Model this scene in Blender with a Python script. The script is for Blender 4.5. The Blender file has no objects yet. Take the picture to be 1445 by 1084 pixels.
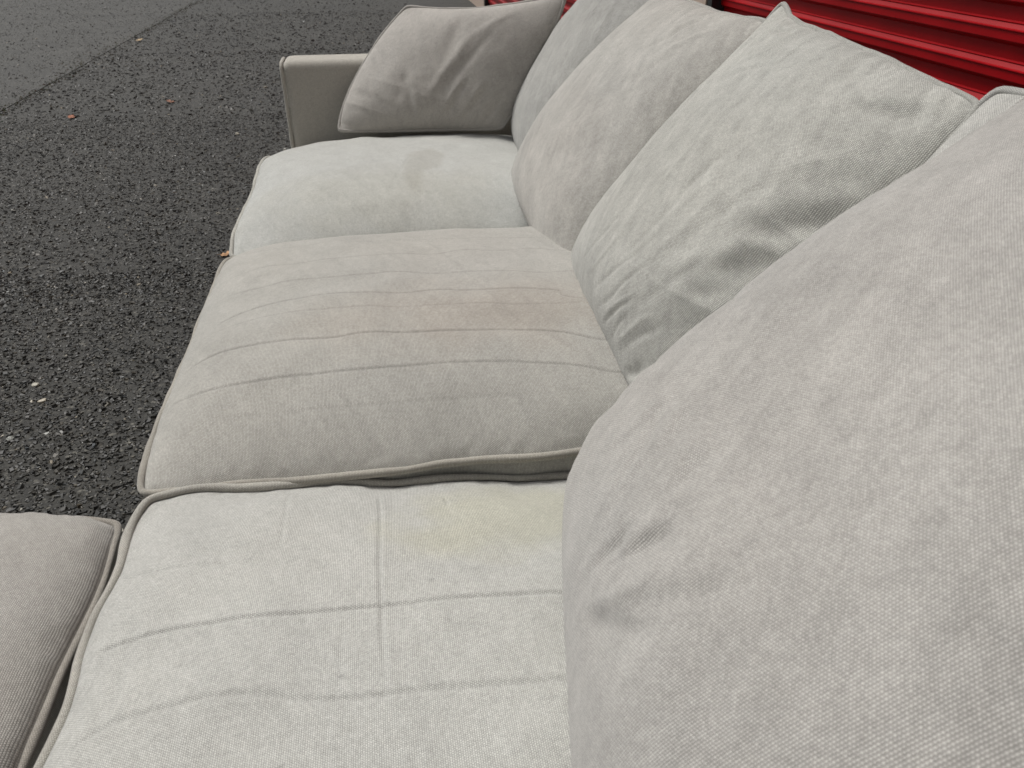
import bpy, bmesh, math, random
import numpy as np
from mathutils import Vector

S = bpy.context.scene
C = S.collection
R = math.radians
rng = np.random.default_rng(7)
random.seed(7)

# ------------------------------------------------------------------ camera, sky, sun, exposure
CAM_H = 1.05
cam_data = bpy.data.cameras.new('camera')
cam = bpy.data.objects.new('camera', cam_data)
C.objects.link(cam)
cam.location = (0, 0, CAM_H)
cam.rotation_euler = (R(90 - 31.7), 0, R(-9.4))
cam_data.sensor_width = 36
cam_data.lens = 27.03
cam_data.clip_start = 0.02
cam_data.clip_end = 500
cam_data.dof.use_dof = True
cam_data.dof.focus_distance = 1.15
cam_data.dof.aperture_fstop = 13.0
S.camera = cam

SUN_EL, SUN_AZ = 60, 318          # degrees; azimuth clockwise from +Y
world = bpy.data.worlds.new('World')
S.world = world
world.use_nodes = True
wn, wl = world.node_tree.nodes, world.node_tree.links
bg = wn['Background']
sky = wn.new('ShaderNodeTexSky')
sky.sky_type = 'NISHITA'
sky.sun_disc = False
sky.sun_elevation = R(SUN_EL)
sky.sun_rotation = R(SUN_AZ)
sky.air_density = 1.0
sky.dust_density = 4.0
hs = wn.new('ShaderNodeHueSaturation')
hs.inputs['Saturation'].default_value = 0.12
wl.new(sky.outputs[0], hs.inputs['Color'])
wl.new(hs.outputs[0], bg.inputs['Color'])
bg.inputs['Strength'].default_value = 0.052

sun_data = bpy.data.lights.new('sun', 'SUN')
sun_data.energy = 1.5
sun_data.angle = R(26)
sun_data.color = (1.0, 0.975, 0.94)
sun = bpy.data.objects.new('sun', sun_data)
C.objects.link(sun)
sd = Vector((math.sin(R(SUN_AZ)) * math.cos(R(SUN_EL)), math.cos(R(SUN_AZ)) * math.cos(R(SUN_EL)), math.sin(R(SUN_EL))))
sun.rotation_euler = sd.to_track_quat('Z', 'Y').to_euler()
sun.location = sd * 30

S.view_settings.view_transform = 'Standard'
S.view_settings.look = 'None'
S.view_settings.exposure = 0.96
S.view_settings.gamma = 1.0
S.view_settings.use_curve_mapping = False


# ------------------------------------------------------------------ object helpers
def tag(o, label=None, cat=None, group=None, kind=None):
    for k, v in (('label', label), ('category', cat), ('group', group), ('kind', kind)):
        if v:
            o[k] = v
    return o


def empty(name, loc=(0, 0, 0), rz=0):
    o = bpy.data.objects.new(name, None)
    C.objects.link(o)
    o.location = loc
    o.rotation_euler = (0, 0, rz)
    o.empty_display_size = 0.1
    return o


def link(name, me, mat, parent=None):
    o = bpy.data.objects.new(name, me)
    C.objects.link(o)
    if mat is not None and not me.materials:
        me.materials.append(mat)
    if parent is not None:
        o.parent = parent
        o.matrix_parent_inverse.identity()
        o.location = -Vector(parent.location) if parent.get('world_space') else (0, 0, 0)
    return o


def np_mesh(name, V, F, uv=None, tint=None, smooth=True):
    """V (n,3), F (m,k) of one size, uv (n,2) per vertex, tint (n,3) per vertex"""
    V = np.ascontiguousarray(V, dtype=np.float32)
    F = np.ascontiguousarray(F, dtype=np.int32)
    m, k = F.shape
    me = bpy.data.meshes.new(name)
    me.vertices.add(len(V))
    me.vertices.foreach_set('co', V.ravel())
    me.loops.add(m * k)
    me.loops.foreach_set('vertex_index', F.ravel())
    me.polygons.add(m)
    me.polygons.foreach_set('loop_start', np.arange(0, m * k, k, dtype=np.int32))
    me.polygons.foreach_set('loop_total', np.full(m, k, dtype=np.int32))
    me.polygons.foreach_set('use_smooth', np.full(m, smooth, dtype=bool))
    if uv is not None:
        l = me.uv_layers.new(name='UVMap')
        l.data.foreach_set('uv', np.asarray(uv, dtype=np.float32)[F.ravel()].ravel())
    if tint is not None:
        a = me.color_attributes.new('tint', 'FLOAT_COLOR', 'POINT')
        rgba = np.ones((len(V), 4), dtype=np.float32)
        rgba[:, :3] = tint
        a.data.foreach_set('color', rgba.ravel())
    me.update()
    me.validate()
    return me


def bm_mesh(name, bm, tint=None, smooth=False):
    me = bpy.data.meshes.new(name)
    uvl = bm.loops.layers.uv.new('UVMap')
    for f in bm.faces:
        n = f.normal
        ax = max(range(3), key=lambda i: abs(n[i]))
        f.smooth = smooth
        for lp in f.loops:
            c = lp.vert.co
            lp[uvl].uv = ((c.y, c.z), (c.x, c.z), (c.x, c.y))[ax]
    bm.to_mesh(me)
    bm.free()
    if tint is not None:
        a = me.color_attributes.new('tint', 'FLOAT_COLOR', 'POINT')
        rgba = np.ones((len(me.vertices), 4), dtype=np.float32)
        rgba[:, :3] = tint
        a.data.foreach_set('color', rgba.ravel())
    return me


def box_bm(x0, x1, y0, y1, z0, z1, bevel=0.0, seg=3):
    bm = bmesh.new()
    bmesh.ops.create_cube(bm, size=1)
    for v in bm.verts:
        v.co = Vector((x0 if v.co.x < 0 else x1, y0 if v.co.y < 0 else y1, z0 if v.co.z < 0 else z1))
    if bevel:
        bmesh.ops.bevel(bm, geom=bm.edges[:], offset=bevel, segments=seg, profile=0.5, affect='EDGES')
    bm.normal_update()
    return bm


# ------------------------------------------------------------------ numpy noise
def _hash(ix, iy, seed):
    h = (ix.astype(np.int64) * 374761393 + iy.astype(np.int64) * 668265263 + seed * 2147483647) & 0xFFFFFFFF
    h = ((h ^ (h >> 13)) * 1274126177) & 0xFFFFFFFF
    return ((h ^ (h >> 16)) & 0xFFFFFF) / float(0xFFFFFF)


def vnoise(x, y, seed=0):
    ix, iy = np.floor(x), np.floor(y)
    fx, fy = x - ix, y - iy
    fx = fx * fx * fx * (fx * (fx * 6 - 15) + 10)
    fy = fy * fy * fy * (fy * (fy * 6 - 15) + 10)
    a = _hash(ix, iy, seed) * (1 - fx) + _hash(ix + 1, iy, seed) * fx
    b = _hash(ix, iy + 1, seed) * (1 - fx) + _hash(ix + 1, iy + 1, seed) * fx
    return (a * (1 - fy) + b * fy) * 2 - 1


def fbm(x, y, octv=4, seed=0):
    s, a, t = 0, 1.0, 0
    c, n = math.cos(0.6), math.sin(0.6)
    for i in range(octv):
        s = s + a * vnoise(x, y, seed + i * 17)
        t += a
        a *= 0.5
        x, y = (x * c - y * n) * 2.03 + 11.3, (x * n + y * c) * 2.03 + 5.7
    return s / t


def smooth(a, b, x):
    t = np.clip((x - a) / (b - a), 0, 1)
    return t * t * (3 - 2 * t)


def stroke(U, V, pts, width, wob=0.0, seed=0, taper=0.07):
    """0..1 ridge along a polyline (metres), plus the signed distance"""
    if wob:
        U = U + wob * vnoise(U * 28, V * 28, seed)
        V = V + wob * vnoise(U * 28 + 9, V * 28 + 4, seed + 1)
    best = np.full(U.shape, 1e9)
    par = np.zeros(U.shape)
    sgn = np.zeros(U.shape)
    P = np.array(pts, dtype=float)
    L = np.r_[0, np.cumsum(np.linalg.norm(np.diff(P, axis=0), axis=1))]
    for i in range(len(P) - 1):
        a, b = P[i], P[i + 1]
        d = b - a
        ll = d @ d
        t = np.clip(((U - a[0]) * d[0] + (V - a[1]) * d[1]) / ll, 0, 1)
        dx, dy = U - (a[0] + t * d[0]), V - (a[1] + t * d[1])
        q = np.hypot(dx, dy)
        k = q < best
        best = np.where(k, q, best)
        par = np.where(k, (L[i] + t * (L[i + 1] - L[i])) / L[-1], par)
        sgn = np.where(k, np.sign(d[0] * dy - d[1] * dx), sgn)
    g = np.exp(-(best / width) ** 2)
    if taper:
        g = g * smooth(0, taper, par) * smooth(0, max(taper, 0.25), 1 - par)
    return g, best * sgn


def resample(pts, n):
    """smooth Catmull-Rom through a few control points"""
    P = np.array(pts, dtype=float)
    P = np.vstack([2 * P[0] - P[1], P, 2 * P[-1] - P[-2]])
    out = []
    for i in range(1, len(P) - 2):
        t = np.linspace(0, 1, n, endpoint=False)[:, None]
        p0, p1, p2, p3 = P[i - 1:i + 3]
        out.append(0.5 * (2 * p1 + (p2 - p0) * t + (2 * p0 - 5 * p1 + 4 * p2 - p3) * t ** 2 + (3 * p1 - p0 - 3 * p2 + p3) * t ** 3))
    return np.vstack(out + [P[-2][None]])


# ------------------------------------------------------------------ materials
def new_mat(name):
    m = bpy.data.materials.new(name)
    m.use_nodes = True
    nt = m.node_tree
    return m, nt.nodes, nt.links, nt.nodes['Principled BSDF']


def mth(n, l, op, a, b=None, c=None):
    x = n.new('ShaderNodeMath')
    x.operation = op
    for i, v in enumerate((a, b, c)):
        if v is None:
            continue
        if isinstance(v, (int, float)):
            x.inputs[i].default_value = v
        else:
            l.new(v, x.inputs[i])
    return x.outputs[0]


def ramp(n, l, src, stops):
    r = n.new('ShaderNodeValToRGB')
    e = r.color_ramp.elements
    while len(e) < len(stops):
        e.new(0.5)
    for k, (p, c) in enumerate(stops):
        e[k].position = p
        e[k].color = (c, c, c, 1) if isinstance(c, (int, float)) else (*c, 1)
    l.new(src, r.inputs[0])
    return r.outputs[0]


def mix(n, l, typ, fac, a, b):
    x = n.new('ShaderNodeMix')
    x.data_type = 'RGBA'
    x.blend_type = typ
    for sock, v in ((x.inputs[0], fac), (x.inputs[6], a), (x.inputs[7], b)):
        if isinstance(v, (int, float)):
            sock.default_value = v
        elif isinstance(v, tuple):
            sock.default_value = (*v, 1)
        else:
            l.new(v, sock)
    return x.outputs[2]


def fabric_material(name='chenille_fabric', pitch=0.00165, depth=0.0009, contrast=0.74):
    m, n, l, p = new_mat(name)
    uv = n.new('ShaderNodeUVMap')
    uv.uv_map = 'UVMap'
    # slight irregularity of the yarns
    nz = n.new('ShaderNodeTexNoise')
    nz.inputs['Scale'].default_value = 160
    nz.inputs['Detail'].default_value = 1
    l.new(uv.outputs[0], nz.inputs['Vector'])
    off = n.new('ShaderNodeVectorMath')
    off.operation = 'MULTIPLY_ADD'
    l.new(nz.outputs['Color'], off.inputs[0])
    off.inputs[1].default_value = (0.0005,) * 3
    l.new(uv.outputs[0], off.inputs[2])
    sep = n.new('ShaderNodeSeparateXYZ')
    l.new(off.outputs[0], sep.inputs[0])
    u = mth(n, l, 'DIVIDE', sep.outputs[0], pitch)
    row = mth(n, l, 'FLOOR', u)
    v = mth(n, l, 'DIVIDE', sep.outputs[1], pitch * 1.15)
    v = mth(n, l, 'ADD', v, mth(n, l, 'MULTIPLY', row, 0.5))
    a = mth(n, l, 'ABSOLUTE', mth(n, l, 'SINE', mth(n, l, 'MULTIPLY', u, math.pi)))
    b = mth(n, l, 'ABSOLUTE', mth(n, l, 'SINE', mth(n, l, 'MULTIPLY', v, math.pi)))
    h = mth(n, l, 'POWER', mth(n, l, 'MULTIPLY', a, b), 0.55)
    cell = n.new('ShaderNodeCombineXYZ')
    l.new(row, cell.inputs[0])
    l.new(mth(n, l, 'FLOOR', v), cell.inputs[1])
    wnz = n.new('ShaderNodeTexWhiteNoise')
    wnz.noise_dimensions = '2D'
    l.new(cell.outputs[0], wnz.inputs['Vector'])
    # fibre fuzz
    fz = n.new('ShaderNodeTexNoise')
    fz.inputs['Scale'].default_value = 900
    fz.inputs['Detail'].default_value = 2
    l.new(uv.outputs[0], fz.inputs['Vector'])
    # nap mottling: brushed pile, streaked along the cloth
    mp = n.new('ShaderNodeMapping')
    mp.inputs['Scale'].default_value = (1.0, 0.6, 1)
    l.new(uv.outputs[0], mp.inputs['Vector'])
    nap = n.new('ShaderNodeTexNoise')
    nap.inputs['Scale'].default_value = 120
    nap.inputs['Detail'].default_value = 5
    nap.inputs['Roughness'].default_value = 0.7
    l.new(mp.outputs[0], nap.inputs['Vector'])
    mp2 = n.new('ShaderNodeMapping')
    mp2.inputs['Scale'].default_value = (0.35, 1.0, 1)
    mp2.inputs['Location'].default_value = (3.1, 1.7, 0)
    l.new(uv.outputs[0], mp2.inputs['Vector'])
    nap2 = n.new('ShaderNodeTexNoise')
    nap2.inputs['Scale'].default_value = 300
    nap2.inputs['Detail'].default_value = 3
    l.new(mp2.outputs[0], nap2.inputs['Vector'])
    tint = n.new('ShaderNodeAttribute')
    tint.attribute_name = 'tint'
    col = mix(n, l, 'MULTIPLY', 1.0, tint.outputs['Color'], ramp(n, l, nap.outputs['Fac'], [(0.3, (0.95, 0.945, 0.94)), (0.68, (1.04, 1.042, 1.043))]))
    col = mix(n, l, 'MULTIPLY', 1.0, col, ramp(n, l, nap2.outputs['Fac'], [(0.3, 0.965), (0.7, 1.03)]))
    col = mix(n, l, 'MULTIPLY', 1.0, col, ramp(n, l, wnz.outputs['Value'], [(0.0, 0.88), (1.0, 1.08)]))
    col = mix(n, l, 'MULTIPLY', 1.0, col, ramp(n, l, h, [(0.0, 1 - contrast), (0.8, 1.06)]))
    col = mix(n, l, 'MULTIPLY', 1.0, col, ramp(n, l, fz.outputs['Fac'], [(0.3, 0.9), (0.7, 1.08)]))
    l.new(col, p.inputs['Base Color'])
    p.inputs['Roughness'].default_value = 0.95
    p.inputs['Specular IOR Level'].default_value = 0.12
    p.inputs['Sheen Weight'].default_value = 0.32
    p.inputs['Sheen Roughness'].default_value = 0.42
    hh = mth(n, l, 'ADD', h, mth(n, l, 'MULTIPLY', fz.outputs['Fac'], 0.5))
    bp = n.new('ShaderNodeBump')
    bp.inputs['Strength'].default_value = 0.55
    bp.inputs['Distance'].default_value = depth
    l.new(hh, bp.inputs['Height'])
    l.new(bp.outputs[0], p.inputs['Normal'])
    return m


FAB = fabric_material()


def asphalt_material(name, base, dark, chip, moss=False):
    m, n, l, p = new_mat(name)
    tc = n.new('ShaderNodeTexCoord')
    vo = n.new('ShaderNodeTexVoronoi')
    vo.inputs['Scale'].default_value = 125
    l.new(tc.outputs['Object'], vo.inputs['Vector'])
    big = n.new('ShaderNodeTexNoise')
    big.inputs['Scale'].default_value = 1.6
    big.inputs['Detail'].default_value = 6
    l.new(tc.outputs['Object'], big.inputs['Vector'])
    fine = n.new('ShaderNodeTexNoise')
    fine.inputs['Scale'].default_value = 330
    fine.inputs['Detail'].default_value = 3
    l.new(tc.outputs['Object'], fine.inputs['Vector'])
    sp = n.new('ShaderNodeSeparateColor')
    l.new(vo.outputs['Color'], sp.inputs[0])
    stone = ramp(n, l, sp.outputs[0], [(0.0, dark), (0.55, base), (0.9, chip), (1.0, tuple(min(1, c * 2.6) for c in chip))])
    gap = ramp(n, l, vo.outputs['Distance'], [(0.25, 1.0), (0.62, 0.72)])
    col = mix(n, l, 'MULTIPLY', 1.0, stone, gap)
    col = mix(n, l, 'MULTIPLY', 1.0, col, ramp(n, l, big.outputs['Fac'], [(0.3, 0.78), (0.7, 1.2)]))
    col = mix(n, l, 'MULTIPLY', 1.0, col, ramp(n, l, fine.outputs['Fac'], [(0.3, 0.7), (0.7, 1.3)]))
    l.new(col, p.inputs['Base Color'])
    p.inputs['Roughness'].default_value = 0.75
    p.inputs['Specular IOR Level'].default_value = 0.35
    hgt = mth(n, l, 'SUBTRACT', mth(n, l, 'MULTIPLY', fine.outputs['Fac'], 0.4), vo.outputs['Distance'])
    bp = n.new('ShaderNodeBump')
    bp.inputs['Strength'].default_value = 0.6
    bp.inputs['Distance'].default_value = 0.003
    l.new(hgt, bp.inputs['Height'])
    l.new(bp.outputs[0], p.inputs['Normal'])
    return m


def tint_material(name, rough=0.8, spec=0.3, scale=400, lo=0.75, hi=1.25, bump=0.0005):
    m, n, l, p = new_mat(name)
    t = n.new('ShaderNodeAttribute')
    t.attribute_name = 'tint'
    tc = n.new('ShaderNodeTexCoord')
    nz = n.new('ShaderNodeTexNoise')
    nz.inputs['Scale'].default_value = scale
    nz.inputs['Detail'].default_value = 4
    l.new(tc.outputs['Object'], nz.inputs['Vector'])
    l.new(mix(n, l, 'MULTIPLY', 1.0, t.outputs['Color'], ramp(n, l, nz.outputs['Fac'], [(0.3, lo), (0.7, hi)])), p.inputs['Base Color'])
    p.inputs['Roughness'].default_value = rough
    p.inputs['Specular IOR Level'].default_value = spec
    bp = n.new('ShaderNodeBump')
    bp.inputs['Strength'].default_value = 0.5
    bp.inputs['Distance'].default_value = bump
    l.new(nz.outputs['Fac'], bp.inputs['Height'])
    l.new(bp.outputs[0], p.inputs['Normal'])
    return m


def paint_material(name, colour, rough, scale=6, lo=0.85, hi=1.1, spec=0.5, bump=0.0):
    m, n, l, p = new_mat(name)
    tc = n.new('ShaderNodeTexCoord')
    nz = n.new('ShaderNodeTexNoise')
    nz.inputs['Scale'].default_value = scale
    nz.inputs['Detail'].default_value = 6
    l.new(tc.outputs['Object'], nz.inputs['Vector'])
    l.new(mix(n, l, 'MULTIPLY', 1.0, colour, ramp(n, l, nz.outputs['Fac'], [(0.3, lo), (0.7, hi)])), p.inputs['Base Color'])
    l.new(ramp(n, l, nz.outputs['Fac'], [(0.3, rough * 0.85), (0.7, min(1, rough * 1.2))]), p.inputs['Roughness'])
    p.inputs['Specular IOR Level'].default_value = spec
    if bump:
        bp = n.new('ShaderNodeBump')
        bp.inputs['Strength'].default_value = 0.6
        bp.inputs['Distance'].default_value = bump
        l.new(nz.outputs['Fac'], bp.inputs['Height'])
        l.new(bp.outputs[0], p.inputs['Normal'])
    return m


RED = paint_material('red_door_paint', (0.26, 0.0012, 0.004), 0.36, 4.5, 0.80, 1.12, 0.17, 0.0006)
RUBBER = paint_material('black_guide_paint', (0.012, 0.012, 0.013), 0.5, 20)
STUCCO = paint_material('beige_wall_paint', (0.42, 0.33, 0.27), 0.85, 60, 0.92, 1.06, 0.3, 0.002)
WHITE = paint_material('white_trim_paint', (0.62, 0.62, 0.58), 0.6, 20)
WOOD = paint_material('dark_leg_wood', (0.05, 0.03, 0.02), 0.5, 25)
ASPHALT = asphalt_material('asphalt', (0.024, 0.0230, 0.0190), (0.019, 0.0182, 0.0155), (0.039, 0.037, 0.031))
OLD_ASPHALT = asphalt_material('worn_asphalt', (0.035, 0.034, 0.030), (0.028, 0.0272, 0.024), (0.055, 0.053, 0.047))
STONE = tint_material('aggregate_stone', 0.55, 0.45)
LEAF = tint_material('dry_leaf', 0.8, 0.2, 120, 0.7, 1.25)
GRASS = tint_material('verge_grass', 0.9, 0.2, 40, 0.6, 1.3)
DIRT = paint_material('verge_soil', (0.06, 0.055, 0.04), 0.95, 30, 0.6, 1.4, 0.2, 0.01)

# ------------------------------------------------------------------ ground
bm = bmesh.new()
bmesh.ops.create_grid(bm, x_segments=1, y_segments=1, size=150)
tag(link('ground', bm_mesh('ground', bm), ASPHALT), kind='structure')
SEAM_X = -2.28
bm = box_bm(-120, SEAM_X, -120, 120, -0.05, 0.004)
lane = tag(link('worn_lane', bm_mesh('worn_lane', bm), OLD_ASPHALT), kind='structure')


# grit and moss gathered in the pavement joint
nj = 2200
r = np.random.default_rng(21)
jy = r.uniform(1.6, 4.6, nj) ** 2
jw = 0.030 + 0.08 * np.clip(vnoise(jy * 1.3, jy * 0 + 2, 4) + 0.25, 0, 1)
jx = SEAM_X + 0.012 + r.normal(0, 1, nj) * jw
js = r.uniform(0.004, 0.011, nj)
ja = r.uniform(0, 6.283, nj)[:, None] + np.array([[0, 2.1, 4.2]])
base_z = np.where(jx < SEAM_X, 0.0042, 0.0002)
low = np.stack([jx[:, None] + js[:, None] * np.cos(ja), jy[:, None] + js[:, None] * np.sin(ja), np.repeat(base_z[:, None], 3, 1)], -1)
apex = np.stack([jx, jy, base_z + js * r.uniform(0.3, 0.8, nj)], -1)[:, None]
V = np.concatenate([low, apex], 1).reshape(-1, 3)
F = ((np.arange(nj) * 4)[:, None, None] + np.array([[[0, 1, 3], [1, 2, 3], [2, 0, 3]]])).reshape(-1, 3)
jt = np.stack([r.uniform(0.020, 0.046, nj), r.uniform(0.019, 0.040, nj), r.uniform(0.010, 0.020, nj)], -1)
GRIT = tint_material('joint_grit', 0.95, 0.15)
tag(link('joint_grit', np_mesh('joint_grit', V, F, None, np.repeat(jt, 4, 0), False), GRIT),
    'brownish grit and moss along the joint between the two asphalt surfaces', 'grit', kind='stuff')


# stones of the asphalt surface near the sofa (flat faceted chips bedded in the tar)
def stones(n, xr, yr, size, seed, z0=0.0, mean=0.0215):
    r = np.random.default_rng(seed)
    x = r.uniform(*xr, n)
    y = r.uniform(yr[0] ** 0.5, yr[1] ** 0.5, n) ** 2
    sz = size * np.clip(r.lognormal(0, 0.38, n), 0.4, 2.3)
    k = 5
    ang = r.uniform(0, 6.283, n)[:, None] + np.linspace(0, 2 * np.pi, k, endpoint=False)[None] + r.uniform(-.3, .3, (n, k))
    rad = sz[:, None] * r.uniform(0.65, 1.15, (n, k))
    asp = r.uniform(0.55, 1.0, n)[:, None]
    rot = r.uniform(0, 6.283, n)[:, None]
    ex, ey = rad * np.cos(ang), rad * np.sin(ang) * asp
    px, py = ex * np.cos(rot) - ey * np.sin(rot), ex * np.sin(rot) + ey * np.cos(rot)
    hgt = sz * r.uniform(0.12, 0.45, n)
    tx, ty = r.normal(0, 0.22, n)[:, None], r.normal(0, 0.22, n)[:, None]
    low = np.stack([x[:, None] + px * 1.12, y[:, None] + py * 1.12, np.full((n, k), z0 - 0.001)], -1)
    top = np.stack([x[:, None] + px * 0.78, y[:, None] + py * 0.78, z0 + hgt[:, None] + px * tx + py * ty], -1)
    V = np.concatenate([low, top], 1)
    base = (np.arange(n) * 2 * k)[:, None]
    F4 = np.concatenate([base + np.array([[i, (i + 1) % k, k + (i + 1) % k, k + i]]) for i in range(k)], 0)
    T4 = np.concatenate([base + np.array([[k, k + 1, k + 2, k + 3]]), base + np.array([[k, k + 3, k + 4, k + 4]])], 0)
    g = np.clip(r.lognormal(math.log(mean), 0.58, n), 0.009, 0.14)
    warm = r.normal(0.04, 0.07, n)
    pale = r.random(n) < 0.009
    g = np.where(pale, r.uniform(0.16, 0.34, n), g)
    g = g * (1 + 0.28 * fbm(x * 1.7, y * 1.7, 4, 77))
    col = np.stack([g * (1 + warm), g * 0.965, g * (0.85 - warm * 1.2)], -1)
    tint = np.repeat(col, 2 * k, 0)
    return V.reshape(-1, 3), np.concatenate([F4, T4], 0), tint


parts = [stones(62000, (-2.27, -0.2), (0.9, 2.6), 0.0044, 3), stones(36000, (-2.27, -0.2), (2.4, 5.0), 0.0050, 4),
         stones(9000, (-2.27, 0.3), (5.0, 7.5), 0.0075, 5), stones(6000, (-2.27, 0.5), (7.3, 10.5), 0.0085, 6), stones(2500, (-2.27, 0.5), (10.0, 14.0), 0.009, 8),
         stones(16000, (-5.2, -2.29), (4.0, 13.0), 0.0060, 9, 0.004, 0.036)]
ofs, Vs, Fs, Ts = 0, [], [], []
for V, F, T in parts:
    Vs.append(V); Fs.append(F + ofs); Ts.append(T); ofs += len(V)
agg = link('asphalt_aggregate', np_mesh('asphalt_aggregate', np.vstack(Vs), np.vstack(Fs), None, np.vstack(Ts), smooth=False), STONE)
tag(agg, 'small dark stone chips bedded in the asphalt beside the sofa', 'aggregate', kind='stuff')

# verge beyond the building
bm = box_bm(0.62, 14, 13.0, 60, -0.05, 0.05)
tag(link('verge', bm_mesh('verge', bm), DIRT), kind='structure')
nb = 9000
r = np.random.default_rng(11)
bx, by = r.uniform(0.62, 4.5, nb), 13.0 + r.uniform(0, 1, nb) ** 1.5 * 6
a = r.uniform(0, 6.283, nb)
hgt = r.uniform(0.05, 0.16, nb)
w = r.uniform(0.004, 0.009, nb)
lean = r.normal(0, 0.05, (nb, 2))
V = np.stack([np.stack([bx - w * np.cos(a), by - w * np.sin(a), np.full(nb, 0.045)], -1),
              np.stack([bx + w * np.cos(a), by + w * np.sin(a), np.full(nb, 0.045)], -1),
              np.stack([bx + lean[:, 0], by + lean[:, 1], 0.05 + hgt], -1)], 1).reshape(-1, 3)
gt = np.stack([r.uniform(0.10, 0.24, nb), r.uniform(0.12, 0.22, nb), r.uniform(0.06, 0.12, nb)], -1)
tag(link('grass', np_mesh('grass', V, np.arange(nb * 3).reshape(-1, 3), None, np.repeat(gt, 3, 0)), GRASS),
    'dry pale grass on the verge past the end of the storage building', 'grass', kind='stuff')

# ------------------------------------------------------------------ storage building with red doors
WALL_X = 1.38


def corrugated_slat(y0, y1, pitch):
    """one corrugation of a steel curtain: outer flat, under slope, inner flat, upper slope"""
    d = 0.015
    prof = [(0.0, 0.0), (-d, 0.16), (-d - 0.0022, 0.185), (-d - 0.0022, 0.215), (-d, 0.24), (-d, 0.50), (0.0, 0.60), (0.0, 1.0)]
    # profile from the bottom upwards: under slope, bead, outer flat, upper slope, inner flat
    prof = [(0.0, 0.0), (0.0, 0.36), (-d * 0.9, 0.47), (-d, 0.50), (-d, 0.74), (-d - 0.003, 0.765), (-d - 0.003, 0.79), (-d + 0.004, 0.81), (-0.004, 0.93), (-0.006, 0.96), (0.0, 1.0)]
    P = np.array(prof)
    k = len(P)
    V = []
    for y in (y0, y1):
        V += [(px, y, pz * pitch) for px, pz in P]
        V += [(px + 0.0012, y, pz * pitch) for px, pz in P]
    F = []
    for i in range(k - 1):
        F.append((i, i + 1, 2 * k + i + 1, 2 * k + i))
        F.append((k + i + 1, k + i, 3 * k + i, 3 * k + i + 1))
    return np_mesh('slat', np.array(V), np.array(F)[:, ::-1], smooth=False)


bld = empty('storage_building', (WALL_X, 6, 0))
tag(bld, 'beige storage building with red corrugated roll up doors behind the sofa', 'building')
H = 3.0
DOORS = [(-3.2, -0.2), (0.25, 3.24), (3.95, 6.6), (7.3, 10.0)]
edges = [-6.0] + [e for d_ in DOORS for e in d_] + [12.6]
for i in range(0, len(edges), 2):
    y0, y1 = edges[i], edges[i + 1]
    bm = box_bm(-0.06, 0.20, y0 - 6, y1 - 6, 0, 2.5)
    link('pilaster', bm_mesh('pilaster', bm), STUCCO, bld)
bm = box_bm(-0.06, 0.20, -12, 6.6, 2.503, H)
link('lintel', bm_mesh('lintel', bm), STUCCO, bld)
bm = box_bm(0.25, 6, -12, 6.598, 0, H - 0.003)
link('wall', bm_mesh('wall', bm), STUCCO, bld)
bm = box_bm(-0.09, -0.063, 6.48, 6.62, 0, H)
link('corner_trim', bm_mesh('corner_trim', bm), WHITE, bld)
PITCH = 0.076
for (y0, y1) in DOORS:
    bm = box_bm(-0.055, 0.03, y0 - 6 + 0.002, y0 - 6 + 0.05, 0, 2.498)
    b2 = box_bm(-0.055, 0.03, y1 - 6 - 0.05, y1 - 6 - 0.002, 0, 2.498)
    door = link('roll_up_door', bm_mesh('guide', bm), RUBBER, bld)
    link('guide', bm_mesh('guide', b2), RUBBER, door)
    sm = corrugated_slat(y0 - 6 + 0.045, y1 - 6 - 0.045, PITCH)
    sm.materials.append(RED)
    for k in range(33):
        s_ = link('slat', sm, None, door)
        s_.location = (0.0, 0, 0.008 + k * PITCH)


# ------------------------------------------------------------------ cushions
GREY = np.array([0.478, 0.472, 0.440])


def grid_faces(nu, nv, off=0, flip=False):
    i = np.arange(nu * nv).reshape(nu, nv)
    F = np.stack([i[:-1, :-1], i[1:, :-1], i[1:, 1:], i[:-1, 1:]], -1).reshape(-1, 4)
    return (F[:, ::-1] if flip else F) + off


def tube(loop, rad, sides=10, closed=True, wob=0.2, seed=0):
    P = np.asarray(loop, dtype=float)
    n = len(P)
    T = np.roll(P, -1, 0) - np.roll(P, 1, 0)
    if not closed:
        T[0], T[-1] = P[1] - P[0], P[-1] - P[-2]
    T /= np.linalg.norm(T, axis=1)[:, None] + 1e-12
    up = np.tile([0.13, 0.21, 0.97], (n, 1))
    A = np.cross(T, up)
    A /= np.linalg.norm(A, axis=1)[:, None] + 1e-12
    B = np.cross(T, A)
    L = np.r_[0, np.cumsum(np.linalg.norm(np.diff(P, axis=0), axis=1))]
    rr = rad * (1 + wob * vnoise(L * 26, L * 0 + seed, seed))
    th = np.linspace(0, 2 * np.pi, sides, endpoint=False)
    V = P[:, None] + rr[:, None, None] * (np.cos(th)[None, :, None] * A[:, None] + np.sin(th)[None, :, None] * B[:, None])
    uv = np.stack(np.broadcast_arrays(L[:, None], th[None] * rad), -1)
    idx = np.arange(n * sides).reshape(n, sides)
    nx = np.roll(idx, -1, 0)
    if not closed:
        idx, nx = idx[:-1], nx[:-1]
    F = np.stack([idx, np.roll(idx, -1, 1), np.roll(nx, -1, 1), nx], -1).reshape(-1, 4)
    return V.reshape(-1, 3), F, uv.reshape(-1, 2)


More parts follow.
